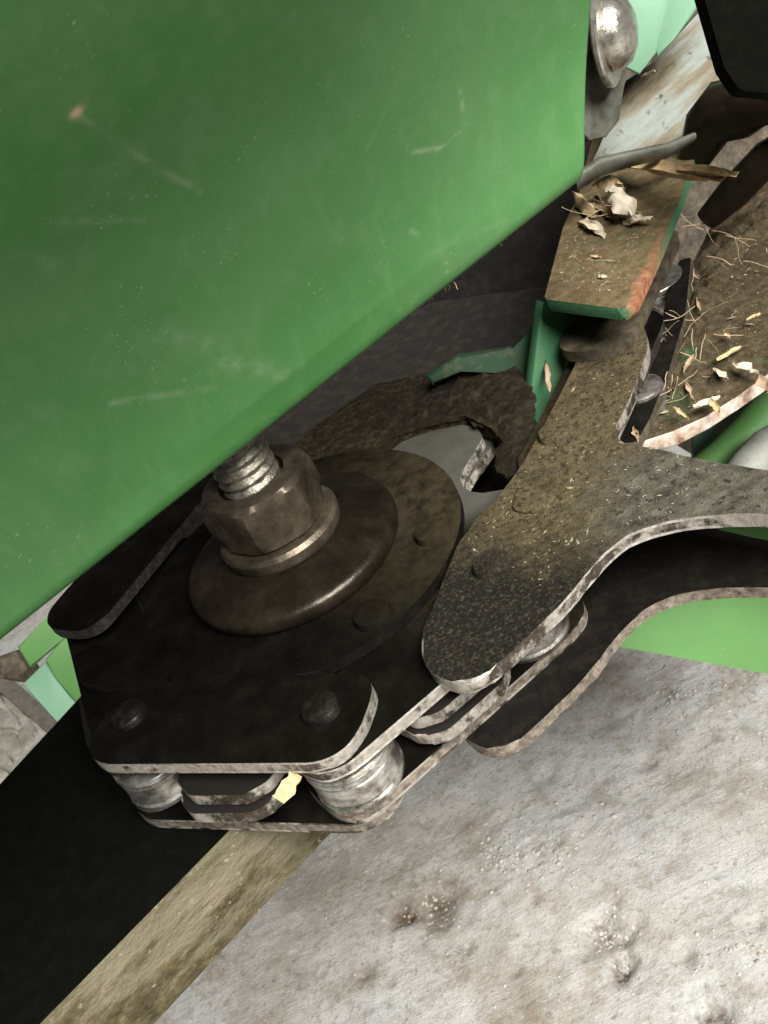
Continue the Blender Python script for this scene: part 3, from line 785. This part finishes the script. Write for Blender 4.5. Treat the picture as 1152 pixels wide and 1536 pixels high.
tag(c2, 'black greasy hose running behind the muddy deck', 'hose')
gp = tube([dp(1040, 730, .30), dp(1090, 690, .305), dp(1130, 650, .31), dp(1180, 590, .315), dp(1250, 530, .32)], .0062, 'green_tube', M['green_bright'], None, 24)
tag(gp, 'green painted tube in the gap under the rusty deck edge', 'tube')
ho = tube([dp(1095, 745, .285), dp(1125, 700, .287), dp(1152, 672, .29), dp(1210, 640, .295)], .0052, 'grey_hose', M['hose'], None, 18)
tag(ho, 'pale grey hose beside the green tube under the deck', 'hose')

# green panels beyond the chain
snt = slab([(820, 951), (900, 965), (1000, 983), (1152, 1011), (1420, 1062), (1420, 700), (1100, 780), (850, 830)], dp(1050, 960, .40), (-.1, -1, .55), .004, .001, 'snout_panel', (M['green_bright'], M['green_bright']))
tag(snt, 'flat bright green panel above the concrete, below the curved lug', 'panel')
sp = empty('side_panel', tuple(dp(90, 1040, .42))); tag(sp, 'light green folded panel behind the corner of the chain by the beam', 'panel')
slab([(26, 971), (65, 930), (150, 860), (180, 900), (91, 961), (64, 984), (45, 1002)], dp(70, 960, .40), (.1, -.8, .6), .004, .0006, 'flange', (M['green_bright'], M['green_bright']), sp)
slab([(33, 1026), (68, 992), (84, 1020), (105, 1046), (140, 1080), (120, 1120), (80, 1076)], dp(70, 1030, .395), (.1, -.7, .75), .004, .0006, 'face', (M['green_pale'], M['green_pale']), sp)
slab([(68, 990), (91, 962), (180, 900), (200, 1080), (140, 1080), (105, 1046), (84, 1020)], dp(90, 1000, .396), (.2, -.9, .45), .004, .0006, 'face', (M['green_bright'], M['green_bright']), sp)
bb = slab([(-30, 1010), (-10, 985), (24, 973), (44, 1002), (30, 1022), (-5, 1016)], dp(10, 1000, .46), (.1, -.7, .7), .02, .003, 'brown_block', (M['brown'], M['brown']))
tag(bb, 'small dark brown block at the edge of the paving by the light green panel', 'block')

# ------------------------------------------------------------------ straw, husks and chaff
def blade(a, b, wid, name, mat, n=Vector((0, 0, 1)), curl=.15, prof=None, bow=0.0, label=None, cat='straw', group=None, twist=0.0):
    a, b = Vector(a), Vector(b); d = b - a; L = d.length; d.normalize(); sd = d.cross(n).normalized(); nn = sd.cross(d).normalized()
    bm = bmesh.new(); K = 9; J = 4; gridt, gridb = [], []
    sx = random.uniform(0, 40)
    for i in range(K + 1):
        t = i / K; w_ = wid * (prof(t) if prof else (math.sin(math.pi * min(1, max(0, .03 + t * .93))) ** 1.1 * (.8 + .4 * noise.noise(Vector((t * 4, wid * 9999, L * 999))))))
        rt, rb_ = [], []
        ang = twist * (t - .5)
        s2 = sd * math.cos(ang) + nn * math.sin(ang); n2 = nn * math.cos(ang) - sd * math.sin(ang)
        for j in range(J + 1):
            q = j / J - .5
            jag = noise.noise(Vector((t * 5 + sx, q * 3, 0))) * .3 * wid
            p = a + d * (L * t) + s2 * (q * w_ + jag) + n2 * (bow * L * math.sin(math.pi * t) - curl * wid * (1 - 4 * q * q) + wid * .15)
            rt.append(bm.verts.new(p)); rb_.append(bm.verts.new(p - n2 * .00012))
        gridt.append(rt); gridb.append(rb_)
    for i in range(K):
        for j in range(J):
            bm.faces.new((gridt[i][j], gridt[i][j + 1], gridt[i + 1][j + 1], gridt[i + 1][j])); bm.faces.new((gridb[i][j], gridb[i + 1][j], gridb[i + 1][j + 1], gridb[i][j + 1]))
        for j in (0, J): bm.faces.new((gridt[i][j], gridt[i + 1][j], gridb[i + 1][j], gridb[i][j]))
    for i in (0, K):
        for j in range(J): bm.faces.new((gridt[i][j], gridt[i][j + 1], gridb[i][j + 1], gridb[i][j]))
    o = finish(bm, name, mat, None, 60)
    tag(o, label, cat, group); return o
ZB = BZ + .0004
stalk = lambda t: .75 + .25 * math.sin(t * 3)
blade(at(930, 243, ZB + .004), at(1078, 268, ZB + .010), .0050, 'straw_stalk', M['straw'], prof=stalk, curl=.3, label='long split straw stalk sticking out past the dusty bracket', cat='straw')
blade(at(1020, 254, ZB + .007), at(1104, 262, ZB + .0115), .0024, 'straw_splinter', M['straw'], prof=stalk, curl=.3, label='thin splinter peeling off the long straw stalk', cat='straw')
blade(at(890, 280, ZB + .004), at(936, 292, ZB + .002), .0052, 'husk', M['straw'], curl=-.4, bow=.12, label='curled tan husk at the back of the husk pile on the bracket', cat='husk')
blade(at(918, 292, ZB + .003), at(950, 336, ZB + .001), .0074, 'husk', M['straw_pale'], curl=-.2, bow=.1, twist=.5, label='broad pale husk flake lying on the dusty bracket', cat='husk')
blade(at(935, 335, ZB), at(975, 328, ZB + .002), .0036, 'husk', M['straw_pale'], curl=.2, twist=.9, label='small torn husk tip at the end of the broad flake', cat='husk')
blade(at(868, 335, ZB), at(908, 355, ZB), .0034, 'husk', M['straw_pale'], curl=.3, bow=.1, label='pale yellow husk strip near the hood corner on the bracket', cat='husk')
blade(at(866, 296, ZB), at(893, 330, ZB), .0042, 'husk', M['straw'], curl=-.4, twist=.8, label='brown folded husk tucked under the hood corner', cat='husk')
blade(at(890, 298, ZB), at(925, 330, ZB), .0052, 'husk', M['straw_pink'], curl=.3, bow=.05, label='shaded brown leaf under the broad pale husk flake', cat='husk')
blade(at(898, 415, ZB), at(911, 416, ZB), .0012, 'grain_chip', M['straw_pale'], curl=-.3, label='tiny round cream chip alone on the bracket top', cat='chip')
blade(at(886, 384, ZB), at(902, 386, ZB), .0009, 'straw_bit', M['straw'], curl=.2, label='tiny straw bit on the bracket above the round chip', cat='straw')
blade(at(819, 540, -.001), at(824, 590, -.003), .0016, 'straw_bit', M['straw_pink'], curl=.3, n=Vector((0, -1, .3)), label='short upright twig in front of the green bracket web', cat='twig')
blade(at(418, 1200, -.0052), at(446, 1160, -.0035), .0030, 'straw_bit', M['straw'], prof=stalk, curl=.05, n=Vector((.3, -1, .4)), label='yellow straw flake stuck between the chain plates', cat='straw')
blade(at(950, 640, -.006), at(957, 662, -.006), .0016, 'husk', M['straw_pink'], curl=.3, n=Vector((0, -.6, .8)), label='pinkish seed husk at the crook of the lugged link', cat='husk')
blade(at(1049, 186, .02), at(1051, 212, .018), .0013, 'husk', M['straw_pink'], curl=.3, n=Vector((0, -1, .4)), label='thin pink husk standing beside the dark casting', cat='husk')
blade(at(962, 114, .05), at(982, 106, .052), .0010, 'straw_bit', M['straw_pale'], curl=.3, n=Vector((0, -1, .4)), label='white straw shred caught at the tip of the mint panel', cat='straw')
DZ = -.0106
HUSK = [(1075, 540, 1112, 520, .0018, 'straw', 'tan pointed husk lying across the muddy deck above the broad pale one'), (1098, 545, 1138, 558, .0026, 'straw_pale', 'broad pale husk near the rusty end of the deck edge'),
        (1041, 611, 1080, 595, .0024, 'straw_pale', 'pale split husk beside the white front edge of the deck'), (1066, 598, 1079, 620, .0016, 'straw', 'small tan husk crossing the pale split husk'),
        (1028, 572, 1042, 602, .0015, 'straw_pink', 'brown husk among the root fibres next to the pale split husk'), (1025, 557, 1041, 532, .0018, 'straw_pink', 'brown husk standing up in the root tangle'),
        (1070, 553, 1092, 567, .0015, 'straw_pale', 'small pale husk flake under the tan pointed husk'), (996, 555, 1003, 582, .0017, 'straw_pink', 'curled brown husk at the chain side of the deck'),
        (1066, 312, 1072, 347, .0015, 'straw_pink', 'thin brown husk on the mud behind the bracket'), (1085, 496, 1096, 509, .0013, 'straw', 'tiny tan husk on the bare green patch of the deck'),
        (1138, 562, 1152, 588, .0022, 'straw_pink', 'brown husk hanging over the rusty corner of the deck'), (1046, 446, 1053, 472, .0013, 'straw_pink', 'thin twig husk at the top of the root tangle'),
        (1030, 398, 1052, 421, .0012, 'straw_pink', 'narrow husk where the mud meets the chain'), (1010, 610, 1032, 628, .0013, 'straw', 'narrow straw strip parallel to the white deck edge'),
        (975, 520, 985, 545, .0014, 'straw_pale', 'pale sliver stuck on the far chain link'), (1120, 480, 1140, 470, .0012, 'straw', 'loose straw sliver on the green patch of the deck')]
for (x0, y0, x1, y1, wd, mt, lb) in HUSK:
    blade(at(x0, y0, DZ + .003), at(x1, y1, DZ + .0025), wd, 'chaff_husk', M[mt], curl=.3, twist=random.uniform(-.6, .6), label=lb, cat='husk', group='husks on the muddy deck')
# fibres nobody could count
def fibres(name, spots, label, mat, r=.00014):
    bm = bmesh.new()
    for (p, ln, cnt, spread, down) in spots:
        for _ in range(cnt):
            q = Vector(p) + Vector([random.gauss(0, spread) for _ in range(3)]) * .6; d = Vector((random.gauss(0, 1), random.gauss(0, 1), random.gauss(0, .5) - down)).normalized()
            path = [q.copy()]
            for k in range(7):
                d = (d + Vector([random.gauss(0, .17) for _ in range(3)])).normalized(); q = q + d * ln / 7 * random.uniform(.6, 1.2); path.append(q.copy())
            rr = r * random.uniform(.6, 1.5); rings = []
            for i, pt in enumerate(path):
                rings.append([bm.verts.new(pt + Vector((math.cos(a), math.sin(a) * .7, math.sin(a) * .7)) * rr) for a in (0, 2.1, 4.2)])
            for r0, r1 in zip(rings, rings[1:]):
                for k in range(3): bm.faces.new((r0[k], r0[(k + 1) % 3], r1[(k + 1) % 3], r1[k]))
    tag(finish(bm, name, mat, None, 60), label, 'fibres', kind='stuff')
fibres('root_fibres', [(at(1010, 530, DZ + .002), .008, 12, .004, 0), (at(1040, 480, DZ + .003), .008, 10, .005, 0), (at(1060, 540, DZ + .002), .007, 8, .005, 0), (at(1040, 330, .0), .010, 7, .006, 0), (at(1010, 590, DZ + .002), .006, 10, .003, 0), (at(1090, 400, DZ + .003), .008, 12, .008, 0), (at(900, 330, ZB + .001), .010, 8, .004, 0)],
       'tangle of thin brown root fibres over the muddy deck', M['straw_pink'], .00008)
def edge_pt(x, y, back=.004): return onplane(x, y, HB, HN) - HN * back
fibres('chaff_fringe', [(edge_pt(768, 362), .0022, 5, .0006, .6), (edge_pt(705, 408), .002, 6, .0010, 1.5), (edge_pt(685, 430), .0026, 12, .0012, 1.5), (edge_pt(655, 452), .0022, 10, .0016, 1.5)], 'dusty fibres hanging under the hood edge', M['straw'], .00007)
def flakes(name, polys, cnt, label, size):
    bm = bmesh.new()
    for poly, z in polys:
        xs = [p[0] for p in poly]; ys = [p[1] for p in poly]
        def inside(x, y):
            c = False
            for i in range(len(poly)):
                (x0, y0), (x1, y1) = poly[i - 1], poly[i]
                if (y0 > y) != (y1 > y) and x < (x1 - x0) * (y - y0) / (y1 - y0) + x0: c = not c
            return c
        k = 0
        while k < cnt:
            x, y = random.uniform(min(xs), max(xs)), random.uniform(min(ys), max(ys))
            if not inside(x, y): continue
            k += 1; p = at(x, y, z) + Vector((0, 0, .0001)); s = size * random.lognormvariate(-.3, .5); a = random.uniform(0, 6.28)
            d = Vector((math.cos(a), math.sin(a), random.gauss(0, .25))) * s; e = Vector((-math.sin(a), math.cos(a), random.gauss(0, .25))) * s * random.uniform(.15, .5); u = Vector((0, 0, s * .25))
            v = [bm.verts.new(q) for q in (p - d, p - e, p + d, p + e, p + u)]
            for i in range(4): bm.faces.new((v[i], v[(i + 1) % 4], v[4]))
    tag(finish(bm, name, M['chaffdust']), label, 'chaff', kind='stuff')
flakes('fine_chaff', [([(870, 560), (960, 560), (925, 655), (1080, 700), (1000, 775), (900, 820), (820, 880), (720, 860), (700, 810), (790, 700)], .0004), ([(1010, 420), (1140, 330), (1140, 540), (1040, 620), (975, 650)], DZ), ([(850, 350), (1000, 310), (940, 440), (830, 430)], BZ),
       ([(620, 640), (700, 560), (770, 560), (780, 650), (700, 620)], -.012)], 420, 'fine crumbs of chaff and dust lying on the chain and deck', .00035)

def grit():
    bm = bmesh.new()
    spots = [(random.uniform(230, 1152), random.uniform(960, 1536), .00055 * random.lognormvariate(0, .5)) for _ in range(1000)]
    for cx, cy, sx_, sy_, k, rr in ((790, 1290, 42, 26, 130, .0016), (1040, 1050, 45, 26, 120, .0015), (905, 1400, 26, 26, 50, .0014), (640, 1360, 30, 22, 50, .0012), (1110, 1430, 30, 16, 40, .0013), (900, 1230, 60, 40, 60, .001)):
        spots += [(random.gauss(cx, sx_), random.gauss(cy, sy_), rr * random.lognormvariate(0, .45)) for _ in range(k)]
    for x, y, r in spots:
        p = g2(x, y); z, d = ground_h(p); z -= r * .45
        r = min(r, .0017); c = Vector((p.x, p.y, GZ + z + r * .25))
        sx_, sy_ = random.uniform(.7, 1.4), random.uniform(.7, 1.4)
        g = bmesh.ops.create_icosphere(bm, subdivisions=1, radius=1)
        for v in g['verts']: v.co = c + Vector((v.co.x * sx_, v.co.y * sy_, v.co.z * .6)) * r * random.uniform(.75, 1.2)
    tag(finish(bm, 'concrete_grit', M['grit'], None, 180), 'loose sandy grit on the concrete', 'grit', kind='stuff')
grit()
